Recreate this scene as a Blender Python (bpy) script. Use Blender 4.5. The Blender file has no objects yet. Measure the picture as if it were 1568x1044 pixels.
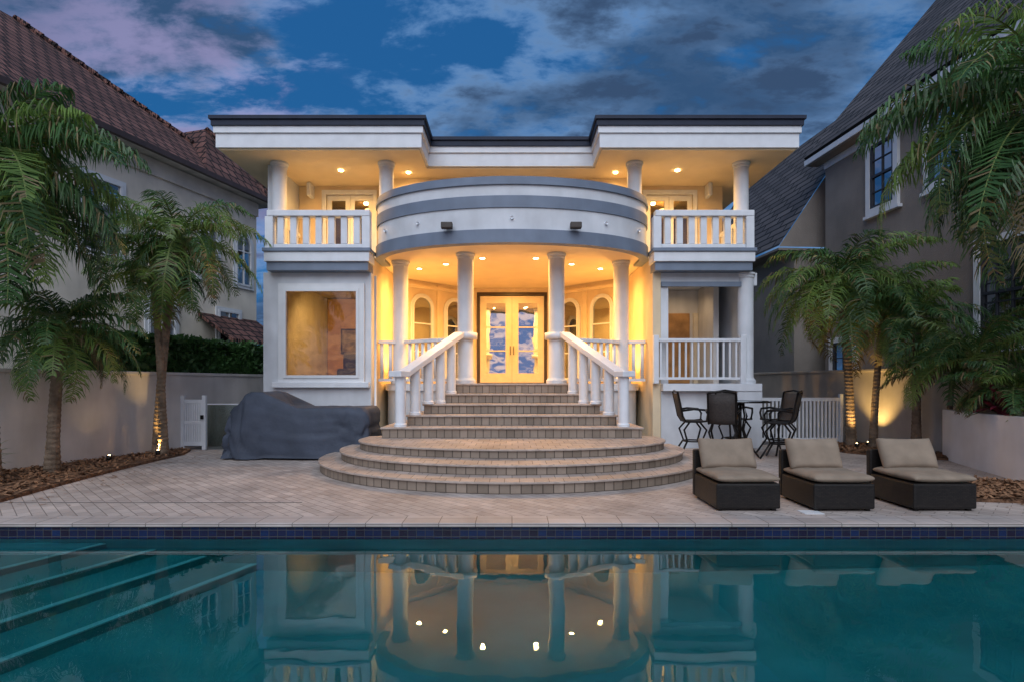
import bpy, math, random
from mathutils import Vector, noise
random.seed(7)
scene=bpy.context.scene
R=math.radians
# ---------------------------------------------------------------- materials
def new_mat(name):
    m=bpy.data.materials.new(name); m.use_nodes=True
    nt=m.node_tree; b=nt.nodes["Principled BSDF"]
    return m,nt,b
def N(nt,t,**k):
    n=nt.nodes.new(t)
    for a,v in k.items(): setattr(n,a,v)
    return n
def mat(name,col,rough=.6,nscale=3,namt=.25,bscale=60,bump=.1,metal=0,spec=.4,dist=.01,trans=0,streak=0):
    m,nt,b=new_mat(name); L=nt.links
    tc=N(nt,'ShaderNodeTexCoord'); no=N(nt,'ShaderNodeTexNoise'); no.inputs['Scale'].default_value=nscale; no.inputs['Detail'].default_value=6
    L.new(tc.outputs['Object'],no.inputs['Vector'])
    r=N(nt,'ShaderNodeMapRange'); r.inputs['From Min'].default_value=.3; r.inputs['From Max'].default_value=.7
    r.inputs['To Min'].default_value=1-namt; r.inputs['To Max'].default_value=1+namt*.4
    L.new(no.outputs['Fac'],r.inputs['Value'])
    fac=r.outputs[0]
    if streak:   # vertical rain/weather streaks
        mp=N(nt,'ShaderNodeMapping'); mp.inputs['Scale'].default_value=(3.5,3.5,.5); L.new(tc.outputs['Object'],mp.inputs['Vector'])
        ns=N(nt,'ShaderNodeTexNoise'); ns.inputs['Scale'].default_value=1.2; ns.inputs['Detail'].default_value=7; L.new(mp.outputs[0],ns.inputs['Vector'])
        r2=N(nt,'ShaderNodeMapRange'); r2.inputs['From Min'].default_value=.35; r2.inputs['From Max'].default_value=.65; r2.inputs['To Min'].default_value=1-streak; r2.inputs['To Max'].default_value=1
        L.new(ns.outputs['Fac'],r2.inputs['Value']); mu=N(nt,'ShaderNodeMath',operation='MULTIPLY'); L.new(fac,mu.inputs[0]); L.new(r2.outputs[0],mu.inputs[1]); fac=mu.outputs[0]
    mx=N(nt,'ShaderNodeVectorMath',operation='SCALE'); mx.inputs[0].default_value=col[:3]
    L.new(fac,mx.inputs['Scale']); L.new(mx.outputs[0],b.inputs['Base Color'])
    b.inputs['Roughness'].default_value=rough; b.inputs['Metallic'].default_value=metal
    b.inputs['Specular IOR Level'].default_value=spec
    if bump>0:
        n2=N(nt,'ShaderNodeTexNoise'); n2.inputs['Scale'].default_value=bscale; n2.inputs['Detail'].default_value=4
        L.new(tc.outputs['Object'],n2.inputs['Vector'])
        bp=N(nt,'ShaderNodeBump'); bp.inputs['Strength'].default_value=bump; bp.inputs['Distance'].default_value=dist
        L.new(n2.outputs['Fac'],bp.inputs['Height']); L.new(bp.outputs[0],b.inputs['Normal'])
    if trans:
        tr=N(nt,'ShaderNodeBsdfTranslucent'); L.new(mx.outputs[0],tr.inputs['Color'])
        ms=N(nt,'ShaderNodeMixShader'); ms.inputs[0].default_value=trans
        L.new(b.outputs[0],ms.inputs[1]); L.new(tr.outputs[0],ms.inputs[2]); L.new(ms.outputs[0],nt.nodes['Material Output'].inputs[0])
    return m
def brick(name,c1,c2,cm,w,h,ms,bump=.5,rough=.7,rot=0,offset=.5,wave=0,namt=.35,dist=.01,spec=.35):
    m,nt,b=new_mat(name); L=nt.links
    tc=N(nt,'ShaderNodeTexCoord'); mp=N(nt,'ShaderNodeMapping'); mp.inputs['Rotation'].default_value[2]=rot
    L.new(tc.outputs['UV'],mp.inputs['Vector'])
    bt=N(nt,'ShaderNodeTexBrick'); bt.offset=offset
    bt.inputs['Color1'].default_value=(*c1,1); bt.inputs['Color2'].default_value=(*c2,1); bt.inputs['Mortar'].default_value=(*cm,1)
    bt.inputs['Scale'].default_value=1; bt.inputs['Mortar Size'].default_value=ms; bt.inputs['Mortar Smooth'].default_value=.3
    bt.inputs['Brick Width'].default_value=w; bt.inputs['Row Height'].default_value=h
    L.new(mp.outputs[0],bt.inputs['Vector'])
    no=N(nt,'ShaderNodeTexNoise'); no.inputs['Scale'].default_value=.9; no.inputs['Detail'].default_value=8; no.inputs['Roughness'].default_value=.65
    L.new(tc.outputs['UV'],no.inputs['Vector'])
    r=N(nt,'ShaderNodeMapRange'); r.inputs['From Min'].default_value=.3; r.inputs['From Max'].default_value=.7
    r.inputs['To Min'].default_value=1-namt; r.inputs['To Max'].default_value=1.15
    L.new(no.outputs['Fac'],r.inputs['Value'])
    mx=N(nt,'ShaderNodeVectorMath',operation='SCALE'); L.new(bt.outputs['Color'],mx.inputs[0]); L.new(r.outputs[0],mx.inputs['Scale'])
    L.new(mx.outputs[0],b.inputs['Base Color']); b.inputs['Roughness'].default_value=rough; b.inputs['Specular IOR Level'].default_value=spec
    inv=N(nt,'ShaderNodeMath',operation='SUBTRACT'); inv.inputs[0].default_value=1; L.new(bt.outputs['Fac'],inv.inputs[1])
    hsrc=inv.outputs[0]
    if wave:
        wv=N(nt,'ShaderNodeTexWave',bands_direction='X'); wv.inputs['Scale'].default_value=wave
        L.new(tc.outputs['UV'],wv.inputs['Vector'])
        ad=N(nt,'ShaderNodeMath',operation='ADD'); L.new(hsrc,ad.inputs[0]); L.new(wv.outputs['Fac'],ad.inputs[1]); hsrc=ad.outputs[0]
    bp=N(nt,'ShaderNodeBump'); bp.inputs['Strength'].default_value=bump; bp.inputs['Distance'].default_value=dist
    L.new(hsrc,bp.inputs['Height']); L.new(bp.outputs[0],b.inputs['Normal'])
    return m
def emis(name,col,s):
    m,nt,b=new_mat(name); b.inputs['Base Color'].default_value=(*col,1)
    b.inputs['Emission Color'].default_value=(*col,1); b.inputs['Emission Strength'].default_value=s
    try: m.cycles.emission_sampling='NONE'
    except Exception: pass
    return m
def glassmat(name,tint,refl,rough=.02,gcol=(.9,.95,1)):
    m,nt,b=new_mat(name); L=nt.links; nt.nodes.remove(b); out=nt.nodes['Material Output']
    g=N(nt,'ShaderNodeBsdfGlossy'); g.inputs['Roughness'].default_value=rough; g.inputs['Color'].default_value=(*gcol,1)
    t=N(nt,'ShaderNodeBsdfTransparent'); t.inputs['Color'].default_value=(*tint,1)
    tc=N(nt,'ShaderNodeTexCoord'); no=N(nt,'ShaderNodeTexNoise'); no.inputs['Scale'].default_value=1.3
    L.new(tc.outputs['Object'],no.inputs['Vector']); bp=N(nt,'ShaderNodeBump'); bp.inputs['Strength'].default_value=.12; bp.inputs['Distance'].default_value=.05
    L.new(no.outputs['Fac'],bp.inputs['Height']); L.new(bp.outputs[0],g.inputs['Normal'])
    mx=N(nt,'ShaderNodeMixShader'); mx.inputs[0].default_value=refl
    L.new(t.outputs[0],mx.inputs[1]); L.new(g.outputs[0],mx.inputs[2]); L.new(mx.outputs[0],out.inputs[0]); return m

WHITE=mat('white_stucco',(.66,.69,.73),.65,1.6,.16,70,.25,streak=.07)
TRIM=mat('white_trim_paint',(.72,.75,.79),.4,4,.08,40,.04,streak=.04)
GREY=mat('bluegrey_trim_paint',(.18,.225,.30),.5,2,.15,60,.06,streak=.08)
NAVY=mat('navy_parapet_metal',(.022,.030,.055),.5,3,.2,20,.05,spec=.2)
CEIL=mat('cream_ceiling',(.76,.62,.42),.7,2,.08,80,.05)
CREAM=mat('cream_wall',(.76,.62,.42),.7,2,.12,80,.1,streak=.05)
TAN=mat('interior_tan',(.50,.33,.15),.8,1,.2,20,.02)
WOODF=mat('door_frame_cream',(.72,.62,.46),.4,4,.1,40,.03)
DARKF=mat('dark_frame',(.05,.035,.025),.4,4,.2,40,.03)
SASH=mat('dark_window_sash',(.035,.037,.045),.4,4,.2,40,.03)
WINF=mat('window_frame_white',(.7,.72,.74),.35,4,.06,40,.02)
LHWALL=mat('neighbour_cream_stucco',(.78,.71,.60),.8,1,.2,60,.2,streak=.06)
RHWALL=mat('neighbour_taupe_stucco',(.28,.245,.215),.85,.6,.28,30,.6,streak=.05,dist=.02)
GWALL=mat('garden_wall_stucco',(.68,.65,.62),.8,.8,.25,50,.3,streak=.10)
PLANTER=mat('white_planter_stucco',(.74,.77,.82),.7,1,.2,50,.15,streak=.06)
GROUND=mat('ground_soil',(.06,.055,.045),.95,.5,.4,10,.3)
MULCH=mat('mulch',(.19,.10,.055),.95,9,.7,22,1.0,dist=.08)
TRUNK=mat('palm_bark',(.22,.16,.11),.9,6,.5,25,.8,dist=.03)
LEAF=mat('palm_leaf',(.075,.17,.05),.38,2.5,.5,30,.05,spec=.45,trans=.3)
LEAF2=mat('palm_leaf_light',(.18,.29,.065),.4,2.5,.5,30,.05,spec=.45,trans=.35)
LEAFD=mat('palm_leaf_dry',(.22,.17,.08),.7,2.5,.5,30,.05)
RACH=mat('palm_rachis',(.22,.27,.08),.5,5,.3,30,.05)
HEDGE=mat('hedge_leaf',(.06,.15,.04),.45,2,.6,30,.05)
TIRED=mat('ti_plant_red',(.24,.035,.065),.45,4,.5,30,.05)
COVER=mat('grill_cover_fabric',(.055,.068,.096),.65,2,.3,7,.35,dist=.04,spec=.3)
WICK=brick('black_wicker',(.014,.012,.011),(.030,.024,.020),(.002,.002,.002),.045,.018,.003,.9,.45,dist=.004)
CUSH=mat('taupe_cushion',(.27,.21,.155),.9,5,.2,140,.25)
IRON=mat('dark_bronze_metal',(.018,.016,.015),.4,5,.2,40,.05,metal=.6)
MESHF=mat('sling_mesh',(.05,.042,.038),.7,30,.3,200,.3)
PAVER=brick('paver_deck',(.53,.455,.41),(.40,.335,.30),(.20,.165,.145),.26,.13,.005,.5,.6,rot=R(45),namt=.38)
COPE=brick('coping_stone',(.52,.455,.42),(.43,.37,.34),(.15,.13,.115),.42,.6,.006,.4,.5,offset=0)
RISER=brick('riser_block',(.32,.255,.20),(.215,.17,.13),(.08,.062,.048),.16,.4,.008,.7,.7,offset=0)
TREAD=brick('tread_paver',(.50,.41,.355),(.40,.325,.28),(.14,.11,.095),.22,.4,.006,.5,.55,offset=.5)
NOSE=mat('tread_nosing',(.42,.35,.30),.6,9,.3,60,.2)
TILE=brick('navy_pool_tile',(.010,.022,.075),(.016,.012,.026),(.06,.06,.06),.10,.075,.004,.3,.15,offset=0)
POOLF=mat('pool_plaster',(.045,.22,.235),.7,1.2,.3,30,.05)
POOLE=mat('pool_step_edge',(.30,.46,.48),.6,3,.15,30,.05)
RTILE=brick('terracotta_roof_tile',(.31,.145,.115),(.16,.072,.058),(.022,.011,.010),.36,.40,.045,1.0,.75,wave=2.8,dist=.09)
SLATE=brick('dark_roof_shingle',(.125,.11,.11),(.08,.072,.075),(.010,.010,.010),1.1,.36,.045,1.0,.8,dist=.08)
BULB=emis('lamp_lens_warm',(1,.70,.32),30)
G_DOOR=glassmat('door_glass',(.16,.12,.08),.75,.01,(1,1,1))
G_WIN=glassmat('window_glass',(.80,.76,.68),.07,.0)
G_ARCH=glassmat('arch_window_glass',(.18,.22,.2),.35,.02)
G_DARK=glassmat('neighbour_glass',(.05,.06,.08),.40,.03)
G_FROST=glassmat('gate_glass',(.5,.62,.58),.25,.2)
DARKIN=mat('dark_interior',(.02,.02,.022),.9,1,.1,1,0)
BROWNBOX=mat('floodlight_housing',(.06,.048,.04),.5,5,.2,40,.05)
RED=mat('red_bowl',(.3,.03,.03),.4,5,.2,40,.05)

# ---------------------------------------------------------------- mesh helpers
def link(o,parent=None):
    scene.collection.objects.link(o)
    if parent: o.parent=parent
    return o
def root(name):
    o=bpy.data.objects.new(name,None); o.empty_display_size=.3; return link(o)
def mesh(name,V,F,mats,parent=None,smooth=False,fm=None,uvs=None):
    me=bpy.data.meshes.new(name); me.from_pydata([tuple(v) for v in V],[],F)
    if not isinstance(mats,(list,tuple)): mats=[mats]
    for m in mats: me.materials.append(m)
    if fm: me.polygons.foreach_set('material_index',fm)
    if smooth: me.polygons.foreach_set('use_smooth',[True]*len(F))
    me.update()
    if len(F)<2500:
        uv=me.uv_layers.new(name='UVMap')
        if uvs:
            i=0
            for fu in uvs:
                for c in fu: uv.data[i].uv=c; i+=1
        else:
            for p in me.polygons:
                n=p.normal
                if abs(n.z)>.95: 
                    for li in p.loop_indices:
                        c=me.vertices[me.loops[li].vertex_index].co; uv.data[li].uv=(c.x,c.y)
                else:
                    u=Vector((-n.y,n.x,0)).normalized(); w=n.cross(u)
                    for li in p.loop_indices:
                        c=me.vertices[me.loops[li].vertex_index].co; uv.data[li].uv=(c.dot(u),c.dot(w))
    return link(bpy.data.objects.new(name,me),parent)
def bev(o,w,seg=2):
    m=o.modifiers.new('bevel','BEVEL'); m.width=w; m.segments=seg; m.limit_method='ANGLE'; return o
def box(name,x0,x1,y0,y1,z0,z1,m,parent=None,b=0):
    if x0>x1:x0,x1=x1,x0
    V=[(x0,y0,z0),(x1,y0,z0),(x1,y1,z0),(x0,y1,z0),(x0,y0,z1),(x1,y0,z1),(x1,y1,z1),(x0,y1,z1)]
    F=[(3,2,1,0),(4,5,6,7),(0,1,5,4),(1,2,6,5),(2,3,7,6),(3,0,4,7)]
    o=mesh(name,V,F,m,parent)
    if b: bev(o,b)
    return o
def prism(name,pts,z0,z1,m,parent=None,msl=None,b=0):
    n=len(pts); V=[(p[0],p[1],z0) for p in pts]+[(p[0],p[1],z1) for p in pts]
    F=[];U=[];fm=[]; s=0
    for i in range(n):
        j=(i+1)%n; l=math.dist(pts[i],pts[j])
        F.append((i,j,n+j,n+i)); U.append([(s,0),(s+l,0),(s+l,z1-z0),(s,z1-z0)]); s+=l; fm.append(0)
    F.append(tuple(range(n,2*n))); U.append([(p[0],p[1]) for p in pts]); fm.append(1 if msl else 0)
    F.append(tuple(range(n-1,-1,-1))); U.append([(p[0],p[1]) for p in reversed(pts)]); fm.append(0)
    o=mesh(name,V,F,[m,msl] if msl else [m],parent,fm=fm,uvs=U)
    if b: bev(o,b)
    return o
def cyl(name,x,y,z0,z1,r,m,parent=None,r2=None,seg=32,prof=None):
    if prof is None: prof=[(r,z0),(r if r2 is None else r2,z1)]
    V=[];F=[]
    for (rr,z) in prof:
        for i in range(seg):
            a=2*math.pi*i/seg; V.append((x+rr*math.cos(a),y+rr*math.sin(a),z))
    k=len(prof)
    for j in range(k-1):
        for i in range(seg):
            i2=(i+1)%seg; F.append((j*seg+i,j*seg+i2,(j+1)*seg+i2,(j+1)*seg+i))
    ns=len(F)
    F.append(tuple(range(seg-1,-1,-1))); F.append(tuple(range((k-1)*seg,k*seg)))
    o=mesh(name,V,F,m,parent)
    for p in o.data.polygons[:ns]: p.use_smooth=True
    if len(prof)>2:
        md=o.modifiers.new('es','EDGE_SPLIT'); md.split_angle=R(35)
    return o
def tube(name,P,r,m,parent=None,seg=8,r2=None):
    V=[];F=[]; P=[Vector(p) for p in P]; n=len(P)
    for k,p in enumerate(P):
        t=(P[min(k+1,n-1)]-P[max(k-1,0)]).normalized()
        a=t.cross(Vector((0,0,1))) 
        if a.length<.05: a=t.cross(Vector((0,1,0)))
        a.normalize(); b=t.cross(a)
        rr=r if r2 is None else r+(r2-r)*k/(n-1)
        for i in range(seg):
            th=2*math.pi*i/seg; V.append(p+a*rr*math.cos(th)+b*rr*math.sin(th))
    for k in range(n-1):
        for i in range(seg):
            j=(i+1)%seg; F.append((k*seg+i,k*seg+j,(k+1)*seg+j,(k+1)*seg+i))
    F.append(tuple(range(seg))); F.append(tuple(range(n*seg-1,(n-1)*seg-1,-1)))
    return mesh(name,V,F,m,parent,smooth=True)
def beam(name,p0,p1,w,h,m,parent=None,b=.015):
    p0=Vector(p0);p1=Vector(p1); d=p1-p0; s=Vector((-d.y,d.x,0)).normalized()*w/2; u=Vector((0,0,h))
    V=[p0-s,p0+s,p1+s,p1-s,p0-s+u,p0+s+u,p1+s+u,p1-s+u]
    F=[(3,2,1,0),(4,5,6,7),(0,1,5,4),(1,2,6,5),(2,3,7,6),(3,0,4,7)]
    F=[tuple(reversed(f)) for f in F]
    o=mesh(name,V,F,m,parent)
    if b: bev(o,b)
    return o
def local(name,pts,d0,d1,o,t,m,parent=None,b=0):
    t=Vector((t[0],t[1],0)).normalized(); nr=Vector((t.y,-t.x,0)); o=Vector((o[0],o[1],0))
    n=len(pts); V=[o+t*p[0]+nr*d0+Vector((0,0,p[1])) for p in pts]+[o+t*p[0]+nr*d1+Vector((0,0,p[1])) for p in pts]
    F=[tuple(range(n,2*n)),tuple(range(n-1,-1,-1))]
    for i in range(n):
        j=(i+1)%n; F.append((i,j,n+j,n+i))
    ob=mesh(name,V,F,m,parent)
    if b: bev(ob,b)
    return ob
def rect(u0,u1,z0,z1): return [(u0,z0),(u1,z0),(u1,z1),(u0,z1)]
def archpts(cx,w,z0,z1,k=14):
    r=w/2; P=[(cx-r,z0),(cx+r,z0)]
    for i in range(k+1):
        a=math.pi*i/k; P.append((cx+r*math.cos(a),z1-r+r*math.sin(a)))
    return P
def ringframe(name,outer,inner,d0,d1,o,t,m,parent):
    t=Vector((t[0],t[1],0)).normalized(); nr=Vector((t.y,-t.x,0)); o=Vector((o[0],o[1],0)); n=len(outer)
    f=lambda p,d:o+t*p[0]+nr*d+Vector((0,0,p[1]))
    V=[f(p,d0) for p in outer]+[f(p,d1) for p in outer]+[f(p,d0) for p in inner]+[f(p,d1) for p in inner]
    F=[]
    for i in range(n):
        j=(i+1)%n
        F+=[(i,j,n+j,n+i),(n+i,n+j,3*n+j,3*n+i),(2*n+j,2*n+i,3*n+i,3*n+j)]
    return mesh(name,V,F,m,parent)
def window(par,o,t,cx,z0,z1,w,fr,gl,fw=.1,arch=False,mull=(1,1),trim=.0,d=.0,cas=None,bw=.02):
    g=(lambda a:archpts(cx,w-2*a,z0+a,z1-a)) if arch else (lambda a:rect(cx-w/2+a,cx+w/2-a,z0+a,z1-a))
    ringframe('frame',g(0),g(fw),d-.02,d+.07,o,t,fr,par)
    local('glass',g(fw*.9),d+.0,d+.012,o,t,gl,par)
    if trim: ringframe('casing',g(-trim),g(.001),d-.01,d+(.045 if cas is None else .09),o,t,cas or fr,par)
    nx,nz=mull
    for i in range(1,nx):
        u=cx-w/2+w*i/nx; local('mullion',rect(u-bw,u+bw,z0+fw,z1-fw),d+.014,d+.05,o,t,fr,par)
    for i in range(1,nz):
        z=z0+(z1-z0)*i/nz; local('glazing_bar',rect(cx-w/2+fw,cx+w/2-fw,z-bw,z+bw),d+.016,d+.046,o,t,fr,par)

def ell(cy,a,b,n=48,a0=math.pi,a1=2*math.pi):
    return [(a*math.cos(a0+(a1-a0)*i/n),cy+b*math.sin(a0+(a1-a0)*i/n)) for i in range(n+1)]
def shell(name,path,off,th,z0,z1,m,parent):
    n=len(path);o_=[];i_=[]
    for k,p in enumerate(path):
        a=Vector(path[max(k-1,0)]);b=Vector(path[min(k+1,n-1)]); t=(b-a).normalized(); nr=Vector((t.y,-t.x))
        q=Vector(p); o_.append(q+nr*off); i_.append(q-nr*th)
    V=[(p.x,p.y,z0) for p in o_]+[(p.x,p.y,z1) for p in o_]+[(p.x,p.y,z0) for p in i_]+[(p.x,p.y,z1) for p in i_]
    F=[]
    for k in range(n-1):
        F+=[(k,k+1,n+k+1,n+k),(2*n+k+1,2*n+k,3*n+k,3*n+k+1),(n+k,n+k+1,3*n+k+1,3*n+k),(k+1,k,2*n+k,2*n+k+1)]
    F+=[(0,n,3*n,2*n),(n-1,2*n+n-1,3*n+n-1,2*n-1)]
    o=mesh(name,V,F,m,parent,smooth=True); md=o.modifiers.new('es','EDGE_SPLIT'); md.split_angle=R(40)
    return o
def light(name,kind,loc,e,col,parent=None,size=.1,aim=None,spot=None,blend=.5):
    l=bpy.data.lights.new(name,kind); l.energy=e; l.color=col
    if kind!='SUN': l.shadow_soft_size=size
    if spot: l.spot_size=R(spot); l.spot_blend=blend
    o=bpy.data.objects.new(name,l); o.location=loc
    if aim is not None: o.rotation_euler=(Vector(aim)-Vector(loc)).to_track_quat('-Z','Y').to_euler()
    return link(o,parent)
WARM=(1,.52,.13)

# ================================================================ HOUSE
H=root('white_waterfront_house')
def hb(n,*a,**k): return box(n,*a,H,**k)
hb('side_wall_l',-6.27,-6.07,14.25,22,0,7.22,WHITE)
hb('side_wall_r',6.0,6.2,16.6,22,0,7.22,WHITE)
hb('back_wall',-6.27,6.2,22.002,22.2,0,7.22,TAN)
hb('ground_floor_slab_l',-6.06,-3.76,14.21,21.99,1.3,1.62,TAN)
hb('rear_mid_floor',-3.55,5.99,19.3,21.99,1.3,1.615,TAN)
hb('wall_below_window',-6.27,-3.55,14,14.2,0,1.76,WHITE)
hb('wall_above_window',-6.27,-3.55,14,14.2,3.99,4.40,WHITE)
hb('pier_l',-6.27,-5.74,14.0,14.2,1.76,3.99,WHITE)
hb('pier_r',-3.84,-3.55,14.0,14.2,1.76,3.99,WHITE)
window(H,(0,14.0),(1,0),-4.79,1.76,3.99,1.9,WINF,G_WIN,.07,trim=.13,d=.03)
hb('window_sill',-6.0,-3.58,13.86,13.998,1.52,1.66,TRIM,b=.01)
hb('plinth_l',-6.33,-3.5,13.93,13.998,0,.5,GREY)
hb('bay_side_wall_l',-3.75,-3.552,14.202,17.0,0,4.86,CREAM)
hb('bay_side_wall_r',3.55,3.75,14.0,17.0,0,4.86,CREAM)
# interior
hb('interior_partition',-6.05,-3.77,18.2,18.3,1.63,4.38,TAN)
light('room_lamp','SPOT',(-4.9,15.4,4.36),300,(1,.56,.17),H,.05,(-4.9,17.0,1.6),150,.9)
hb('armchair_seat',-4.95,-4.35,15.6,16.2,1.65,2.05,DARKF,b=.08)
hb('armchair_back',-4.95,-4.35,16.2,16.35,1.65,2.55,DARKF,b=.08)
hb('side_table',-4.2,-3.9,15.5,15.8,2.1,2.16,DARKF,b=.01)
tube('side_table_leg',[(-4.05,15.65,1.63),(-4.05,15.65,2.1)],.03,DARKF,H)
cyl('table_vase',-4.05,15.65,0,0,.1,mat('vase_green',(.1,.14,.07),.4),H,prof=[(.05,2.161),(.09,2.24),(.05,2.36),(.06,2.4)],seg=20)
hb('picture_frame',-5.6,-5.0,18.15,18.198,2.6,3.4,DARKF)
hb('picture_canvas',-5.54,-5.06,18.13,18.148,2.66,3.34,mat('canvas_paint',(.25,.2,.13),.8,6,.7))
def facet(p0,p1,nm,m):
    t=(p1[0]-p0[0],p1[1]-p0[1]); L=math.hypot(*t)
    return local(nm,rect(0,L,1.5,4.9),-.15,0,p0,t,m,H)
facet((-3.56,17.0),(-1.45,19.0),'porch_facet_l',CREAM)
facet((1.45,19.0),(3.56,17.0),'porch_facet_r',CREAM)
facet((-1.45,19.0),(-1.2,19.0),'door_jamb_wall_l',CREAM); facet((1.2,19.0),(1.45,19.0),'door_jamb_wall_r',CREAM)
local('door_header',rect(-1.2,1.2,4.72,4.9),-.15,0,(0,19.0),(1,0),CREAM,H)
for sx in(-1,1):
    if sx<0: o=(-3.56,17.0); t=(2.11,2.0)
    else: o=(1.45,19.0); t=(2.11,-2.0)
    L=2.907
    us=[.95,2.25] if sx<0 else [L-2.25,L-.95]
    for u in us:
        window(H,o,t,u,1.75,4.4,.78,WINF,G_ARCH,.06,arch=True,d=.01,trim=.06,mull=(1,3))
    for u in (.28,1.6,2.72): 
        uu=u if sx<0 else L-u
        local('pilaster',rect(uu-.08,uu+.08,1.63,4.8),.002,.06,o,t,CREAM,H,b=.01)
    local('cornice',rect(.05,L-.05,4.62,4.72),.062,.12,o,t,CREAM,H,b=.01)
ringframe('door_surround',rect(-1.2,1.2,1.62,4.72),rect(-1.1,1.1,1.66,4.62),-.12,.05,(0,19.0),(1,0),DARKF,H)
for sx in(-1,1):
    cx=sx*.55
    ringframe('door_leaf',rect(cx-.545,cx+.545,1.66,4.60),rect(cx-.33,cx+.33,1.98,4.36),-.07,.0,(0,19.0),(1,0),WOODF,H)
    local('door_glass',rect(cx-.34,cx+.34,1.97,4.37),-.045,-.03,(0,19.0),(1,0),G_DOOR,H)
    local('door_rail',rect(cx-.33,cx+.33,2.72,2.76),-.029,-.01,(0,19.0),(1,0),WOODF,H)
    local('door_rail2',rect(cx-.33,cx+.33,3.52,3.56),-.029,-.01,(0,19.0),(1,0),WOODF,H)
    tube('door_handle',[(sx*.06,18.93,2.6),(sx*.06,18.9,2.9)],.015,IRON,H)
hb('hall_back',-3,3,21.5,21.6,1.63,4.8,TAN)
fl=ell(15.6,3.53,2.0)+[(3.53,17.0),(1.45,19.1),(-1.45,19.1),(-3.53,17.0)]
prism('porch_floor',fl,1.44,1.62,TRIM,H,TREAD)
fl2=ell(15.6,3.46,1.93)+[(3.46,17.0),(-3.46,17.0)]
prism('porch_base',fl2,0,1.438,WHITE,H)
cl=ell(14.6,3.36,1.86)+[(3.54,14.9),(3.54,17.0),(1.45,18.99),(-1.45,18.99),(-3.54,17.0),(-3.54,14.9)]
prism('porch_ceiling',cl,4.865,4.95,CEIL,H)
path=[(-3.5,15.18)]+ell(14.6,3.5,2.0,64)+[(3.5,15.18)]
shell('drum_lower_band',path,.05,.18,4.80,5.10,GREY,H)
shell('drum_white_wall',path,.0,.16,5.102,5.598,WHITE,H)
shell('drum_mid_band',path,.03,.18,5.60,5.87,GREY,H)
shell('drum_upper_white',path,.0,.16,5.872,6.118,WHITE,H)
shell('drum_cap',path,.05,.20,6.12,6.18,GREY,H)
shell('drum_top',path,.02,.18,6.182,6.31,GREY,H)
for px in(-1.48,1.45):
    y=14.6-2*math.sqrt(1-(px/3.5)**2)
    tube('floodlight_arm',[(px,y-.0,5.22),(px,y-.12,5.24)],.03,BROWNBOX,H)
    hb('floodlight_head',px-.13,px+.13,y-.26,y-.1,5.12,5.26,BROWNBOX,b=.02)
for px in(-2.2,0,2.2,-3.1,3.1):
    y=14.6-2*math.sqrt(1-(px/3.5)**2)
    tube('wall_boss',[(px,y+.02,5.36),(px*1.01,y-.05,5.36)],.035,TRIM,H,seg=16)
def column(nm,x,y,z0,z1,r,m=WHITE,base=True):
    pr=[(r*1.3,z0),(r*1.3,z0+.08),(r*1.12,z0+.12),(r,z0+.16),(r,z1-.14),(r*1.1,z1-.12),(r*1.1,z1-.07),(r*1.22,z1-.05),(r*1.22,z1)]
    return cyl(nm,x,y,0,0,r,m,H,prof=pr,seg=40)
for x,y in((-1.17,13.95),(1.12,13.95),(-2.98,14.85),(2.92,14.85)):
    column('porch_column',x,y,1.62,4.862,.2)
for x in(-1.17,1.12):
    cyl('column_collar',x,13.95,2.72,2.88,.30,TRIM,H)
for x,y in((-.77,14.4),(.62,14.4),(-1.8,15.1),(1.62,15.1),(-2.62,15.7),(2.5,15.7)):
    cyl('downlight_lens',x,y,4.845,4.862,.065,BULB,H,seg=20)
    cyl('downlight_trim',x,y,4.850,4.864,.095,TRIM,H,seg=20)
    light('porch_downlight','SPOT',(x,y,4.82),300,WARM,H,.05,(x,y,0),168,.9)
for sx in(-1,1):
    light('bay_wall_uplight','SPOT',(sx*3.1,15.6,1.75),240,WARM,H,.05,(sx*3.5,15.9,4.8),130,.9)
    cyl('uplight_can',sx*3.1,15.6,1.63,1.73,.06,IRON,H,seg=16)
light('porch_rear_spot','SPOT',(0,17.4,4.8),300,WARM,H,.04,(0,18.2,1.6),160,.9)  # warm spot below the ceiling, aimed down before the doors; no fixture modelled
hb('slab_l',-6.06,-3.76,14.22,21.9,4.41,4.93,WHITE)
hb('slab_r',3.76,6.0,14.22,21.9,4.41,4.93,WHITE)
hb('slab_mid',-3.75,3.74,15.1,21.9,4.952,5.04,WHITE)
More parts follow.
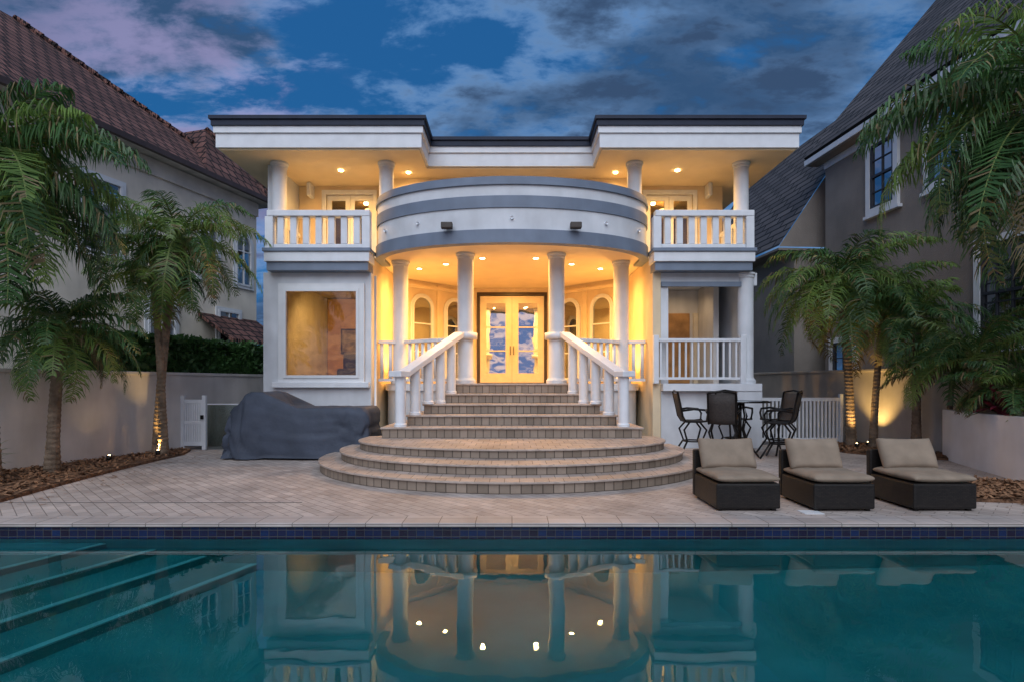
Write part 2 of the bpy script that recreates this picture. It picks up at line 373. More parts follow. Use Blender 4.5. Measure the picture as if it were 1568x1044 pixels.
for s,x0,x1 in((-1,-6.12,-3.52),(1,3.5,6.0)):
    n='l' if s<0 else 'r'
    hb('balcony_band_white_'+n,x0,x1,13.68,14.21,4.62,4.86,TRIM,b=.01)
    hb('balcony_band_grey_'+n,x0+.04,x1-.04,13.74,14.205,4.405,4.617,GREY,b=.01)
    hb('balcony_coping_'+n,x0-.03,x1+.03,13.64,14.25,4.862,4.95,GREY,b=.01)
    X0,X1=x0+.25,x1-.22
    hb('rail_cap_'+n,X0-.2,X1+.22,13.72,13.95,5.75,5.90,TRIM,b=.015)
    hb('rail_bottom_'+n,X0-.1,X1+.1,13.78,13.90,4.98,5.07,TRIM,b=.01)
    k=7
    for i in range(k):
        x=X0+.12+(X1-X0-.24)*i/(k-1)
        hb('baluster',x-.08,x+.08,13.78,13.90,5.07,5.75,TRIM,b=.015)
    hb('rail_post_'+n,(x0 if s<0 else x1-.2),(x0+.2 if s<0 else x1),13.73,13.93,4.952,5.748,TRIM,b=.01)
    hb('rail_post2_'+n,(x1-.2 if s<0 else x0),(x1 if s<0 else x0+.2),13.73,13.93,4.952,5.748,TRIM,b=.01)
    hb('side_rail_'+n,(x0+.02 if s<0 else x1-.14),(x0+.14 if s<0 else x1-.02),13.96,15.7,5.72,5.84,TRIM,b=.01)
    for i in range(7):
        y=14.15+i*.22; hb('side_baluster',(x0+.03 if s<0 else x1-.13),(x0+.13 if s<0 else x1-.03),y,y+.1,4.96,5.72,TRIM)
for x in(-5.93,-3.2,3.12,5.84): column('balcony_column',x,14.15,4.96,7.218,.18)
for s,cx in((-1,-4.62),(1,4.48)):
    xa,xb=(-6.06,-3.3) if s<0 else (3.3,5.99)
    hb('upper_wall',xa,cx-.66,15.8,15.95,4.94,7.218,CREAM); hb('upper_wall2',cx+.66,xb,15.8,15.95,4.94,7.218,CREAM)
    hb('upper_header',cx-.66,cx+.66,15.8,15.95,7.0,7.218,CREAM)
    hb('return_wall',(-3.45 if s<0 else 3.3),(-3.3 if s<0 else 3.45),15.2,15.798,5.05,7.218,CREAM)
    ringframe('door_casing',rect(cx-.78,cx+.78,4.95,7.1),rect(cx-.66,cx+.66,4.95,6.98),-.02,.05,(0,15.8),(1,0),TRIM,H)
    for q in(-1,1):
        c=cx+q*.33
        ringframe('balcony_door_leaf',rect(c-.325,c+.325,4.96,6.97),rect(c-.2,c+.2,5.2,6.82),-.1,-.04,(0,15.8),(1,0),WINF,H)
        local('balcony_door_glass',rect(c-.21,c+.21,5.19,6.83),-.08,-.07,(0,15.8),(1,0),G_WIN,H)
    for q in(-1,1): 
        hb('corbel',cx+q*1.05-.06,cx+q*1.05+.06,15.45,15.798,6.85,7.215,TRIM,b=.03)
    hb('upper_room_partition',xa+.01,xb-.01,18.6,18.7,4.95,7.21,TAN)
    light('upper_room_lamp','SPOT',(cx+.2,17.2,7.0),60,(1,.55,.2),H,.05,(cx,17.6,5),160,.9)
    cyl('room_ceiling_lamp',cx+.25,17.2,6.9,6.98,.18,emis('room_lamp_glow'+str(s),(1,.6,.2),8),H)
    x=(-4.5 if s<0 else 4.35)
    cyl('downlight_lens',x,14.6,7.195,7.21,.06,BULB,H,seg=20)
    light('balcony_downlight','SPOT',(x,14.6,7.17),310,WARM,H,.06,(x,14.7,0),170,.9)
    x=s*2.75
    cyl('downlight_lens',x,14.75,7.195,7.21,.055,BULB,H,seg=20)
    light('balcony_downlight','SPOT',(x,14.75,7.17),150,WARM,H,.06,(x,14.75,0),170,.9)
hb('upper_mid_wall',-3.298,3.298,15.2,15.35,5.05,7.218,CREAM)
for cx in(-2.45,2.4,-1.0,1.0):
    window(H,(0,15.2),(1,0),cx,5.3,7.02,.8,WINF,G_ARCH,.06,arch=True,d=.01,trim=.05)
def roofpoly(e,yb=22.6):
    return [(-7.1-e,13.3-e),(-2.17+e,13.3-e),(-2.17+e,14.45-e),(2.1-e,14.45-e),(2.1-e,13.3-e),(6.88+e,13.3-e),(6.88+e,yb),(-7.1-e,yb)]
prism('roof_soffit',roofpoly(-.06),7.22,7.26,CEIL,H)
prism('roof_fascia_lower',roofpoly(0),7.262,7.60,TRIM,H)
prism('roof_fascia_lip',roofpoly(.04),7.602,7.76,TRIM,H)
prism('roof_parapet_edge',roofpoly(.08),7.762,7.90,NAVY,H)
prism('roof_drip',roofpoly(.12),7.902,7.985,NAVY,H)
hb('terrace_beam',3.76,6.2,14.05,14.21,4.09,4.403,WHITE)
hb('terrace_beam_grey',3.76,5.78,13.97,14.048,4.05,4.17,GREY)
hb('terrace_floor',3.76,6.22,13.8,18.0,1.44,1.62,TRIM)
hb('terrace_base',3.76,6.18,14.0,17.9,0,1.438,WHITE)
hb('terrace_back_wall',3.76,6.0,16.6,16.75,1.62,4.40,GWALL)
hb('terrace_pier',3.76,3.95,14.03,14.3,1.62,4.088,WHITE)
hb('terrace_side_wall',5.55,5.7,15.3,16.6,1.62,4.4,GWALL)
window(H,(0,16.6),(1,0),4.05,1.65,3.75,.45,DARKF,G_DARK,.06,d=.01)
hb('terrace_interior_door',4.62,5.3,16.55,16.6,1.63,3.7,mat('honey_wood_door',(.45,.23,.08),.5,3,.4,30,.1),b=.01)
hb('terrace_closet_door',5.4,5.54,16.5,16.6,1.63,3.7,WOODF)
column('terrace_column',5.93,14.1,1.62,4.40,.19)
hb('terrace_column_plinth',5.62,6.24,13.82,14.35,0,1.437,WHITE,b=.02)
hb('terrace_rail_cap',3.62,5.72,13.84,13.94,2.66,2.74,TRIM,b=.01)
hb('terrace_rail_bottom',3.62,5.72,13.86,13.92,1.72,1.78,TRIM)
for i in range(13):
    x=3.72+i*.157; hb('terrace_picket',x-.022,x+.022,13.868,13.912,1.78,2.66,TRIM)
hb('terrace_rail_post',3.53,3.66,13.82,13.95,1.62,2.82,TRIM,b=.01); hb('terrace_rail_post2',5.70,5.83,13.82,13.95,1.62,2.82,TRIM,b=.01)
hb('terrace_rear_wall_b',6.0,6.19,14.6,16.6,0,4.4,WHITE)
light('terrace_lamp','SPOT',(4.8,15.6,4.36),35,(1,.7,.4),H,.05,(4.8,16.2,1.6),150,.9)
tube('downspout',[(-3.42,13.9,4.3),(-3.42,13.9,.1)],.03,TRIM,H)
hb('hose_box',-3.52,-3.36,13.6,13.9,.7,1.0,GREY,b=.02)

# ================================================================ STAIRCASE
S=root('curved_entry_staircase')
def ov(a,b,yc=11.3,yb=12.0): return ell(yc,a,b,56)+[(a*.985,yb-.15),(a*.9,yb),(-a*.9,yb),(-a*.985,yb-.15)]
zs=[0,.18,.34,.50,.72,.94,1.16,1.38,1.62]
for k,(a,b) in enumerate(((3.75,3.2),(3.38,2.62),(3.05,1.86))):
    z0,z1=zs[k],zs[k+1]
    yb=[12.0,11.97,11.94][k]
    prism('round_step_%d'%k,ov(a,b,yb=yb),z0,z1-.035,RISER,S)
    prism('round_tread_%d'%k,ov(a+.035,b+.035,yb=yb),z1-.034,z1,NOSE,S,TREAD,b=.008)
ys=[11.4,11.95,12.5,13.05]; hw=[2.67,2.25,1.98,1.74]
for k in range(4):
    z0,z1=zs[k+3],zs[k+4]; w=hw[k]; y=ys[k]; yb=13.9-.02*k
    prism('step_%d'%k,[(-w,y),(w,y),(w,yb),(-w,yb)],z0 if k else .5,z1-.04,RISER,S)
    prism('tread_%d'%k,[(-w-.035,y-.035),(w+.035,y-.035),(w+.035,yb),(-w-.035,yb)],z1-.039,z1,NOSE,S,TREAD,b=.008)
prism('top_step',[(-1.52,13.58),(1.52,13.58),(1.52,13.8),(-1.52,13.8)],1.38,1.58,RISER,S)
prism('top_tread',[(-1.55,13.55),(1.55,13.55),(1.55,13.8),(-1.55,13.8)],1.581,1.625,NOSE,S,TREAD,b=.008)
prism('stair_core',[(-2.6,12.0),(2.6,12.0),(2.6,13.9),(-2.6,13.9)],0,.49,WHITE,S)
for s in(-1,1):
    p0=(s*1.30,13.72,2.76); p1=(s*2.28,11.72,1.76)
    beam('stair_rail_cap',p0,p1,.30,.13,TRIM,S)
    beam('stair_rail_end',(s*2.27,11.74,1.755),(s*2.42,11.44,1.755),.32,.125,TRIM,S)
    for t in (0,.22,.43,.64,.84):
        x=s*(2.33+(1.30-2.33)*t); y=11.6+(13.72-11.6)*t; ztop=1.76+(y-11.72)/2.0*1.0+.02
        ztop=max(ztop,1.77)
        zb=.72
        for k in range(4):
            if y>ys[k] and abs(x)<hw[k]+.05: zb=zs[k+4]
        if y>13.55: zb=1.62
        cyl('stair_post',x,y,0,0,.11,TRIM,S,prof=[(.13,zb),(.13,zb+.05),(.112,zb+.07),(.112,ztop)],seg=24)
PR=root('porch_railing')
for s in(-1,1):
    pts=[(s*1.45,13.88),(s*1.85,14.02),(s*2.2,14.2),(s*2.55,14.45),(s*2.8,14.68)]
    pts2=[(s*3.1,14.75),(s*3.35,14.68),(s*3.52,14.62)]
    for pp in(pts,pts2):
        for i in range(len(pp)-1):
            beam('rail_cap',(*pp[i],2.66),(*pp[i+1],2.66),.16,.09,TRIM,PR,b=.01)
            beam('rail_foot',(*pp[i],1.68),(*pp[i+1],1.68),.1,.07,TRIM,PR,b=0)
            L=math.dist(pp[i],pp[i+1]); k=max(1,int(L/.19))
            for j in range(k):
                t=(j+.5)/k; x=pp[i][0]+(pp[i+1][0]-pp[i][0])*t; y=pp[i][1]+(pp[i+1][1]-pp[i][1])*t
                cyl('baluster',x,y,1.74,2.67,.05,TRIM,PR,seg=12)

# ================================================================ GROUND / DECK / POOL
PX0,PX1,PY0,PY1=-8.5,8.5,.6,6.4
def ringsheet(name,X0,X1,Y0,Y1,z,m):
    xs=[X0,PX0,PX1,X1]; ysx=[Y0,PY0,PY1,Y1]; V=[(x,y,z) for y in ysx for x in xs]; F=[]
    for j in range(3):
        for i in range(3):
            if i==1 and j==1: continue
            F.append((j*4+i,j*4+i+1,j*4+i+5,j*4+i+4))
    return mesh(name,V,F,m)
ringsheet('ground',-900,900,-900,900,-.02,GROUND)
ringsheet('paver_deck',-10.5,11,-5,16,-.002,PAVER)
C=root('pool_coping')
box('coping_far',PX0,PX1,PY1-.04,PY1+.32,-.035,.012,COPE,C,b=.012)
box('coping_near',PX0,PX1,PY0-.3,PY0+.04,-.035,.012,COPE,C,b=.012)
box('deck_channel_drain',-8.6,-2.85,7.52,7.545,-.001,.003,mat('drain_grey',(.18,.16,.15),.7),C)
box('skimmer_lid',3.62,3.86,6.85,7.05,-.001,.006,WINF,C)
PL=root('swimming_pool')
PD=-1.35
box('tile_band_far',PX0,PX1,PY1-.006,PY1+.1,-.215,-.036,TILE,PL)
box('pool_far_wall',PX0,PX1,PY1,PY1+.12,-1.6,-.216,POOLF,PL)
box('pool_near_wall',PX0,PX1,PY0-.12,PY0,-1.6,-.036,POOLF,PL)
box('pool_left_wall',PX0-.12,PX0,PY0-.12,PY1+.12,-1.6,-.022,POOLF,PL)
box('pool_right_wall',PX1,PX1+.12,PY0-.12,PY1+.12,-1.6,-.022,POOLF,PL)
box('pool_floor',PX0,PX1,PY0,PY1,PD-.2,PD,POOLF,PL)
for k in range(4):
    off=-.58*k; z=-1.12+.24*k
    xa=-3.9+.45*(PY0-4.25)+off; xb=-3.9+.45*(PY1-4.25)+off
    prism('underwater_step_%d'%k,[(PX0,PY0+.002*k),(xa,PY0+.002*k),(xb,PY1-.002-.002*k),(PX0,PY1-.002-.002*k)],z-.3,z,POOLF,PL)
    prism('step_edge_%d'%k,[(xa-.07,PY0+.02),(xa+.003,PY0+.02),(xb+.003,PY1-.02),(xb-.07,PY1-.02)],z-.03,z+.004,POOLE,PL)
wm,nt,b=new_mat('pool_water'); nt.nodes.remove(b); L=nt.links
g=N(nt,'ShaderNodeBsdfGlossy'); g.inputs['Roughness'].default_value=.006; g.inputs['Color'].default_value=(.92,1,1,1)
t=N(nt,'ShaderNodeBsdfRefraction'); t.inputs['Color'].default_value=(.42,.93,.95,1); t.inputs['IOR'].default_value=1.33; t.inputs['Roughness'].default_value=0
fr=N(nt,'ShaderNodeFresnel'); fr.inputs['IOR'].default_value=1.33
tc=N(nt,'ShaderNodeTexCoord'); no=N(nt,'ShaderNodeTexNoise'); no.inputs['Scale'].default_value=1.3; no.inputs['Detail'].default_value=3
L.new(tc.outputs['Object'],no.inputs['Vector']); bp=N(nt,'ShaderNodeBump'); bp.inputs['Strength'].default_value=.25; bp.inputs['Distance'].default_value=.010
L.new(no.outputs['Fac'],bp.inputs['Height']); L.new(bp.outputs[0],g.inputs['Normal'])
mx=N(nt,'ShaderNodeMixShader'); L.new(fr.outputs[0],mx.inputs[0]); L.new(t.outputs[0],mx.inputs[1]); L.new(g.outputs[0],mx.inputs[2]); L.new(mx.outputs[0],nt.nodes['Material Output'].inputs[0])
mesh('pool_water',[(PX0,PY0,-.17),(PX1,PY0,-.17),(PX1,PY1-.007,-.17),(PX0,PY1-.007,-.17)],[(0,1,2,3)],wm)

allV=[];allF=[]
def bed(name,pts):
    n=len(pts)
    prism(name,pts,-.01,.05,MULCH,None,MULCH)
    V=[];F=[]
    xs=[p[0] for p in pts]; yy=[p[1] for p in pts]
    def inside(x,y):
        c=False
        for i in range(n):
            x1,y1=pts[i];x2,y2=pts[(i+1)%n]
            if (y1>y)!=(y2>y) and x<(x2-x1)*(y-y1)/(y2-y1)+x1: c=not c
        return c
    for _ in range(5200):
        x=random.uniform(min(xs)-.05,max(xs)+.05); y=random.uniform(min(yy),max(yy))
        if not inside(x,y): continue
        z=.05+random.random()*.035; a=random.uniform(0,6.28); l=random.uniform(.02,.06); w=l*.4
        k=len(V); ca,sa=math.cos(a),math.sin(a); tz=random.uniform(-.02,.025)
        for u,v in((-l,-w),(l,-w),(l,w),(-l,w)): V.append((x+u*ca-v*sa,y+u*sa+v*ca,z+tz*u/l))
        F.append((k,k+1,k+2,k+3))
    return V,F
WL=lambda y:-9.16+.289*(y-9.93)
WR=lambda y:9.6-.2*(y-13)
for nm,pts in(('mulch_bed',[(WL(6.8),6.8),(-6.9,7.3),(-7.05,8.2),(-7.25,9.6),(-7.4,11.2),(-7.45,12.6),(-7.75,13.4),(WL(13.5),13.5)]),
              ('mulch_bed',[(8.0,14.6),(7.7,13.9),(7.8,12.9),(8.4,12.1),(9.4,11.6),(WR(11.6),11.6),(WR(14.7),14.7)]),
              ('mulch_bed',[(6.2,7.6),(8.9,7.1),(8.9,8.3),(7.6,9.2),(6.9,8.8)])):
    V,F=bed(nm,pts); k=len(allV); allV+=V; allF+=[tuple(i+k for i in f) for f in F]
for _ in range(260):
    s=random.choice((-1,1)); x=s*(7.1-abs(random.gauss(0,.5))) if s<0 else 6.9-abs(random.gauss(0,.6)); y=random.uniform(7.2,12.5); 
    a=random.uniform(0,6.28); l=random.uniform(.015,.04); ca,sa=math.cos(a),math.sin(a); k=len(allV)
    for u,v in((-l,-l*.3),(l,-l*.3),(l,l*.3),(-l,l*.3)): allV.append((x+u*ca-v*sa,y+u*sa+v*ca,.006))
    allF.append((k,k+1,k+2,k+3))
mesh('mulch_chips',allV,allF,mat('bark_chip',(.30,.16,.085),.9,14,.7,20,.2))

def gwall(name,f,y0,y1,h,th,side,m):
    W=root(name)
    p=[(f(y0),y0),(f(y1),y1)]
    q=[(x+side*th,y) for x,y in p]
    pts=[p[0],q[0],q[1],p[1]] if side>0 else [q[0],p[0],p[1],q[1]]
    prism('wall',pts,0,h-.07,m,W)
    e=.04
    p2=[(x-side*e,y) for x,y in p]; q2=[(x+side*e,y) for x,y in q]
    pts=[p2[0],q2[0],q2[1],p2[1]] if side>0 else [q2[0],p2[0],p2[1],q2[1]]
    prism('cap',pts,h-.069,h,m,W,b=.01)
gwall('garden_wall',WL,4,24,1.89,.2,-1,GWALL)
gwall('garden_wall',WR,5,24,2.0,.2,1,mat('tan_wall_stucco',(.62,.56,.48),.8,.8,.3,50,.2,streak=.1))
PW=root('planter_wall')
pp=[(9.5,12.0),(9.25,11.4),(9.0,10.7),(8.75,9.9),(8.55,9.2),(8.45,8.4),(8.5,7.6),(8.7,6.8)]
def cr(P,k=6):
    out=[];n=len(P)
    for i in range(n-1):
        a=Vector(P[max(i-1,0)]);b=Vector(P[i]);c=Vector(P[i+1]);d=Vector(P[min(i+2,n-1)])
        for j in range(k):
            t=j/k; out.append(tuple(.5*((2*b)+(c-a)*t+(2*a-5*b+4*c-d)*t*t+(3*b-a-3*c+d)*t**3)))
    out.append(P[-1]); return out
pp=cr(pp)
shell('planter_face',pp,.16,.0,0,1.06,PLANTER,PW)
prism('planter_soil',list(reversed(pp))+[(9.6,12.0),(10.2,9)],.8,.95,MULCH,PW)

def fence(name,x0,x1,y,z0,z1,n):
    Fn=root(name)
    box('post_a',x0,x0+.09,y-.045,y+.045,0,z1+.05,TRIM,Fn,b=.01); box('post_b',x1-.09,x1,y-.045,y+.045,0,z1+.05,TRIM,Fn,b=.01)
    box('top_rail',x0+.09,x1-.09,y-.025,y+.025,z1-.14,z1-.05,TRIM,Fn); box('bottom_rail',x0+.09,x1-.09,y-.025,y+.025,z0,z0+.09,TRIM,Fn)
    for i in range(n):
        x=x0+.09+(x1-x0-.18)*(i+.5)/n; box('picket',x-.022,x+.022,y-.02,y+.02,z0+.09,z1-.14,TRIM,Fn)
    return Fn
g1=fence('picket_gate',-8.12,-7.5,13.62,.1,1.28,8)
box('lower_panel',-8.03,-7.59,13.63,13.645,.19,.62,TRIM,g1); box('mid_rail',-8.03,-7.59,13.595,13.645,.62,.70,TRIM,g1); box('latch',-7.6,-7.54,13.53,13.57,.75,.85,IRON,g1)
GF=root('glass_fence_panel')
box('panel',-7.46,-6.6,13.61,13.625,.08,1.1,G_FROST,GF); box('rail',-7.46,-6.6,13.60,13.635,1.101,1.13,TRIM,GF); box('post',-6.6,-6.54,13.58,13.65,0,1.2,TRIM,GF)
fence('picket_fence',6.25,7.35,14.7,.1,1.3,9)
fence('picket_fence',7.36,8.75,14.7,.1,1.3,12)

# ================================================================ NEIGHBOUR HOUSES
LHR=root('terracotta_roof_house')
t=Vector((.278,.961,0)).normalized(); nn=Vector((-t.y,t.x,0)); o0=Vector((-11.68,12.66,0))
def LP(s,o,z): return o0+t*s+nn*o+Vector((0,0,z))
def hip(nm,s0,s1,oa,ob,z,rise,par,P,m,inset=None):
    om=(oa+ob)/2; ins=inset if inset else (ob-oa)/2
    V=[P(s0,oa,z),P(s1,oa,z),P(s1,ob,z),P(s0,ob,z),P(s0+ins,om,z+rise),P(s1-ins,om,z+rise)]
    return mesh(nm,V,[(1,0,4,5),(2,1,5),(3,2,5,4),(0,3,4),(0,1,2,3)],m,par)
hip('main_roof',-12,9.2,0,11,8.6,4.7,LHR,LP,RTILE)
V=[LP(5.9,.05,8.62),LP(9.7,.05,8.62),LP(9.7,6,8.62),LP(5.9,6,8.62),LP(7.8,2.0,11.1),LP(7.8,4.4,11.1)]
mesh('secondary_roof',V,[(1,0,4),(2,1,4,5),(3,2,5),(0,3,5,4)],RTILE,LHR)
def ridge(a,b,par):
    n=int((b-a).length/.4)
    for i in range(n):
        tube('ridge_tile',[a.lerp(b,i/n),a.lerp(b,(i+.96)/n)],.13,RTILE,par,seg=8,r2=.10)
ridge(LP(9.2,0,8.62),LP(3.7,5.5,13.32),LHR)
ridge(LP(9.7,.05,8.64),LP(7.8,2.0,11.12),LHR)
def wallblock(nm,P,s0,s1,oa,ob,z0,z1,m,par):
    V=[P(s0,oa,z0),P(s1,oa,z0),P(s1,ob,z0),P(s0,ob,z0),P(s0,oa,z1),P(s1,oa,z1),P(s1,ob,z1),P(s0,ob,z1)]
    return mesh(nm,V,[(3,2,1,0),(4,5,6,7),(0,1,5,4),(1,2,6,5),(2,3,7,6),(3,0,4,7)],m,par)
wallblock('walls',LP,-11.5,8.7,.5,10.5,0,8.45,LHWALL,LHR)
wallblock('soffit',LP,-12,9.2,.02,10.9,8.46,8.59,mat('soffit_cream',(.6,.56,.48),.7),LHR)
wallblock('gutter',LP,-12,9.25,-.12,.018,8.44,8.60,mat('gutter_brown',(.08,.055,.05),.5),LHR)
wallblock('frieze',LP,-11.5,8.72,.42,.498,7.95,8.44,LHWALL,LHR)
wo=LP(0,.5,0)
for s,z0,z1,w,ar in((8.0,5.2,7.1,.8,True),(6.4,5.2,7.1,.8,False),(2.7,5.2,7.3,1.2,False),(-.5,5.2,7.3,1.2,False),(4.6,2.4,4.2,1.0,False),(7.3,2.3,4.2,1.0,False),(-3,5.2,7.3,1.2,False)):
    window(LHR,(wo.x,wo.y),(t.x,t.y),s,z0,z1,w,WINF,G_DARK,.07,arch=ar,mull=(2,3),trim=.1,d=.02)
V=[LP(6.0,-.9,3.1),LP(8.7,-.9,3.1),LP(8.7,.498,4.0),LP(6.0,.498,4.0)]
mesh('lower_awning_roof',V+[v-Vector((0,0,.12)) for v in V],[(0,1,2,3),(7,6,5,4),(0,4,5,1),(1,5,6,2),(3,2,6,7),(0,3,7,4)],RTILE,LHR)

RH=root('taupe_stucco_house')
t2=Vector((-.08,.997,0)).normalized(); n2=Vector((t2.y,-t2.x,0)); e0=Vector((11.2,12.2,0))
def RP(s,o,z): return e0+t2*s+n2*o+Vector((0,0,z))
def rb(nm,s0,s1,oa,ob,z0,z1,m):
    o=wallblock(nm,RP,s0,s1,oa,ob,z0,z1,m,RH); o.data.flip_normals(); return o
rb('walls',-9,7.3,.4,12,0,9.4,RHWALL)
V=[RP(-9.5,-.02,9.6),RP(7.75,-.02,9.6),RP(7.75,6.2,17.0),RP(-9.5,6.2,17.0),RP(-9.5,12.4,9.6),RP(7.75,12.4,9.6)]
o=mesh('roof',V,[(0,1,2,3),(3,2,5,4)],SLATE,RH)
m_=o.modifiers.new('s','SOLIDIFY'); m_.thickness=.12; m_.offset=-1
V=[RP(7.28,.45,9.3),RP(7.28,11.9,9.3),RP(7.28,6.2,16.6)]; mesh('gable',V,[(0,1,2)],RHWALL,RH)
rb('fascia',-9.5,7.78,-.08,-.03,9.40,9.58,TRIM)
rb('soffit',-9.5,7.7,-.028,.398,9.36,9.42,RHWALL)
rb('frieze_board',-9.4,7.32,.36,.398,9.12,9.355,TRIM)
wr=RP(0,.4,0)
for s,z0,z1,w,mu in((4.55,7.0,8.95,.95,(2,4)),(2.35,7.0,8.95,.95,(2,4)),(.15,2.6,4.95,2.3,(6,5)),(6.3,.9,3.0,1.0,(2,4))):
    window(RH,(wr.x,wr.y),(-t2.x,-t2.y),-s,z0,z1,w,SASH,G_DARK,.07,mull=mu,trim=.17,d=.02,cas=WINF,bw=.015)
    local('meeting_rail',rect(-s-w/2+.07,-s+w/2-.07,(z0+z1)/2-.035,(z0+z1)/2+.035),.06,.085,(wr.x,wr.y),(-t2.x,-t2.y),SASH,RH)
    local('window_sill',rect(-s-w/2-.24,-s+w/2+.24,z0-.27,z0-.18),.0,.14,(wr.x,wr.y),(-t2.x,-t2.y),TRIM,RH)
for s,z in((5.9,3.9),(1.6,6.2)):
    local('wall_vent',rect(-s-.09,-s+.09,z,z+.18),.0,.05,(wr.x,wr.y),(-t2.x,-t2.y),BROWNBOX,RH)
rb('rear_wing_walls',8.2,18,-.2,6,0,6.5,RHWALL)
V=[RP(8.0,-.9,6.6),RP(18,-.9,6.6),RP(18,3.2,12.6),RP(8.0,3.2,12.6)]
mesh('rear_wing_roof',V,[(0,1,2,3)],SLATE,RH)
mesh('rear_wing_gable',[RP(8.02,-.88,6.58),RP(8.02,6,6.58),RP(8.02,6,12.6),RP(8.02,3.2,12.58)],[(0,1,2,3)],RHWALL,RH)
rb('rear_soffit',8.05,18,-.88,5.9,6.46,6.54,RHWALL)

# ================================================================ PALMS
def frond(V,F,M,base,az,elev,L,droop,ll,lw,n,hang,mi):
    h=Vector((math.cos(az),math.sin(az),0)); side=Vector((-h.y,h.x,0)); p=Vector(base); seg=14; pts=[p.copy()]; tg=[]
    tw=random.uniform(-.4,.4)
    for i in range(seg):
        tt=(i+.5)/seg; e=elev-droop*tt**1.25; d=h*math.cos(e)+Vector((0,0,math.sin(e))); d+=side*tw*tt*.35; d.normalize(); tg.append(d); p=p+d*L/seg; pts.append(p.copy())
    tg.append(tg[-1])
    for i in range(seg):
        w0=.022*(1-i/seg)+.004; w1=.022*(1-(i+1)/seg)+.004; k=len(V); up=Vector((0,0,1))
        V+= [pts[i]-side*w0,pts[i]+side*w0,pts[i+1]+side*w1,pts[i+1]-side*w1]; F.append((k,k+1,k+2,k+3)); M.append(1)
        k=len(V); V+= [pts[i]-up*w0,pts[i]+up*w0,pts[i+1]+up*w1,pts[i+1]-up*w1]; F.append((k,k+1,k+2,k+3)); M.append(1)
    for j in range(n):
        tt=.14+.86*(j+random.random()*.6)/n; f=min(tt*seg,seg-.01); i=int(f); q=pts[i].lerp(pts[i+1],f-i); d=tg[i]
        prof=math.sin(math.pi*min(1,(.18+.80*tt)))**.7
        for s in(-1,1):
            if random.random()<.05: continue
            l=ll*prof*random.uniform(.75,1.15); hg=hang*random.uniform(.7,1.2)
            dr=(side*s*random.uniform(.7,1.05)+d*random.uniform(.4,.9)+Vector((0,0,random.uniform(-.1,.35)))).normalized()
            m=q+dr*l*.45; dn=Vector((random.uniform(-.2,.2),random.uniform(-.2,.2),-1)); 
            e=m+(dr*(1-min(hg,.95))+dn*hg).normalized()*l*.55
            m2=m.lerp(e,.55)+dr*l*.06
            wv=d*lw*random.uniform(.7,1.15)
            k=len(V); V+= [q-wv*.35,q+wv*.35,m+wv*.5,m-wv*.5,m2+wv*.36,m2-wv*.36,e]
            F+= [(k,k+1,k+2,k+3),(k+3,k+2,k+4,k+5),(k+5,k+4,k+6)]; mm=mi if random.random()>.08 else 3; M+=[mm,mm,mm]
def palm(name,bx,by,h,lean,L,nf=26,ll=.5,lw=.035,hang=.6,r=.12,emin=-.55,nleaf=44,light_ratio=.35):
    P=root(name); lx,ly=lean
    pts=[]; K=14
    for i in range(K+1):
        tt=i/K; pts.append(Vector((bx+lx*tt**1.6,by+ly*tt**1.6,h*tt-.02)))
    V=[];F=[];seg=12; rings=int(h/.09)
    for i in range(rings*2+1):
        tt=i/(rings*2); f=min(tt*K,K-.001); k=int(f); c=pts[k].lerp(pts[k+1],f-k)
        rr=r*(1.35-.6*min(1,tt*4)*.5-.25*tt)*(1.05 if i%2 else .96)*(1+random.uniform(-.03,.03))
        for a in range(seg):
            th=2*math.pi*a/seg; V.append(c+Vector((math.cos(th)*rr,math.sin(th)*rr,0)))
        if i:
            b0=(i-1)*seg
            for a in range(seg):
                a2=(a+1)%seg; F.append((b0+a,b0+a2,b0+seg+a2,b0+seg+a))
    mesh('trunk',V,F,TRUNK,P)
    top=pts[-1]
    cyl('crownshaft',top.x,top.y,0,0,r,RACH,P,prof=[(r*.8,top.z-.25),(r*1.1,top.z-.05),(r*.7,top.z+.2),(r*.2,top.z+.45)],seg=12)
    V=[];F=[];M=[]
    for i in range(nf):
        u=i/(nf-1); el=1.25+(emin-1.25)*u**.8+random.uniform(-.15,.15); az=i*2.39996+random.uniform(-.3,.3)
        mi=2 if random.random()<light_ratio else 0
        if u>.9 and random.random()<.4: mi=3
        frond(V,F,M,top+Vector((0,0,.12)),az,el,L*random.uniform(.8,1.12),random.uniform(1.1,2.0),ll,lw,nleaf,hang,mi)
    mesh('fronds',V,F,[LEAF,RACH,LEAF2,LEAFD],P,fm=M)
    return P
palm('palm_tree',-7.98,12.5,4.75,(.5,-.1),2.05,nf=38,ll=.55,lw=.03,r=.09,light_ratio=.45)
palm('palm_tree',-7.72,12.3,4.0,(-.35,.2),1.5,nf=20,ll=.5,lw=.03,r=.08,light_ratio=.5)
palm('palm_tree',-8.2,9.9,2.5,(.15,0),1.6,nf=30,ll=.5,lw=.028,r=.10,hang=.7)
palm('palm_tree',-8.15,8.6,4.8,(.15,-.1),2.4,nf=42,ll=.8,lw=.034,hang=.8,r=.15,nleaf=64,light_ratio=.25)
palm('palm_tree',8.55,14.0,4.1,(-.25,0),2.35,nf=44,ll=.65,lw=.032,r=.10,light_ratio=.65)
palm('palm_tree',8.85,13.6,3.5,(.2,-.1),2.0,nf=28,ll=.55,lw=.03,r=.08,light_ratio=.55)
palm('palm_tree',9.25,12.7,3.0,(0,0),1.6,nf=28,ll=.48,lw=.028,r=.09,light_ratio=.5)
palm('palm_tree',9.45,11.2,2.0,(-.1,0),1.8,nf=30,ll=.45,lw=.028,r=.07,emin=0)
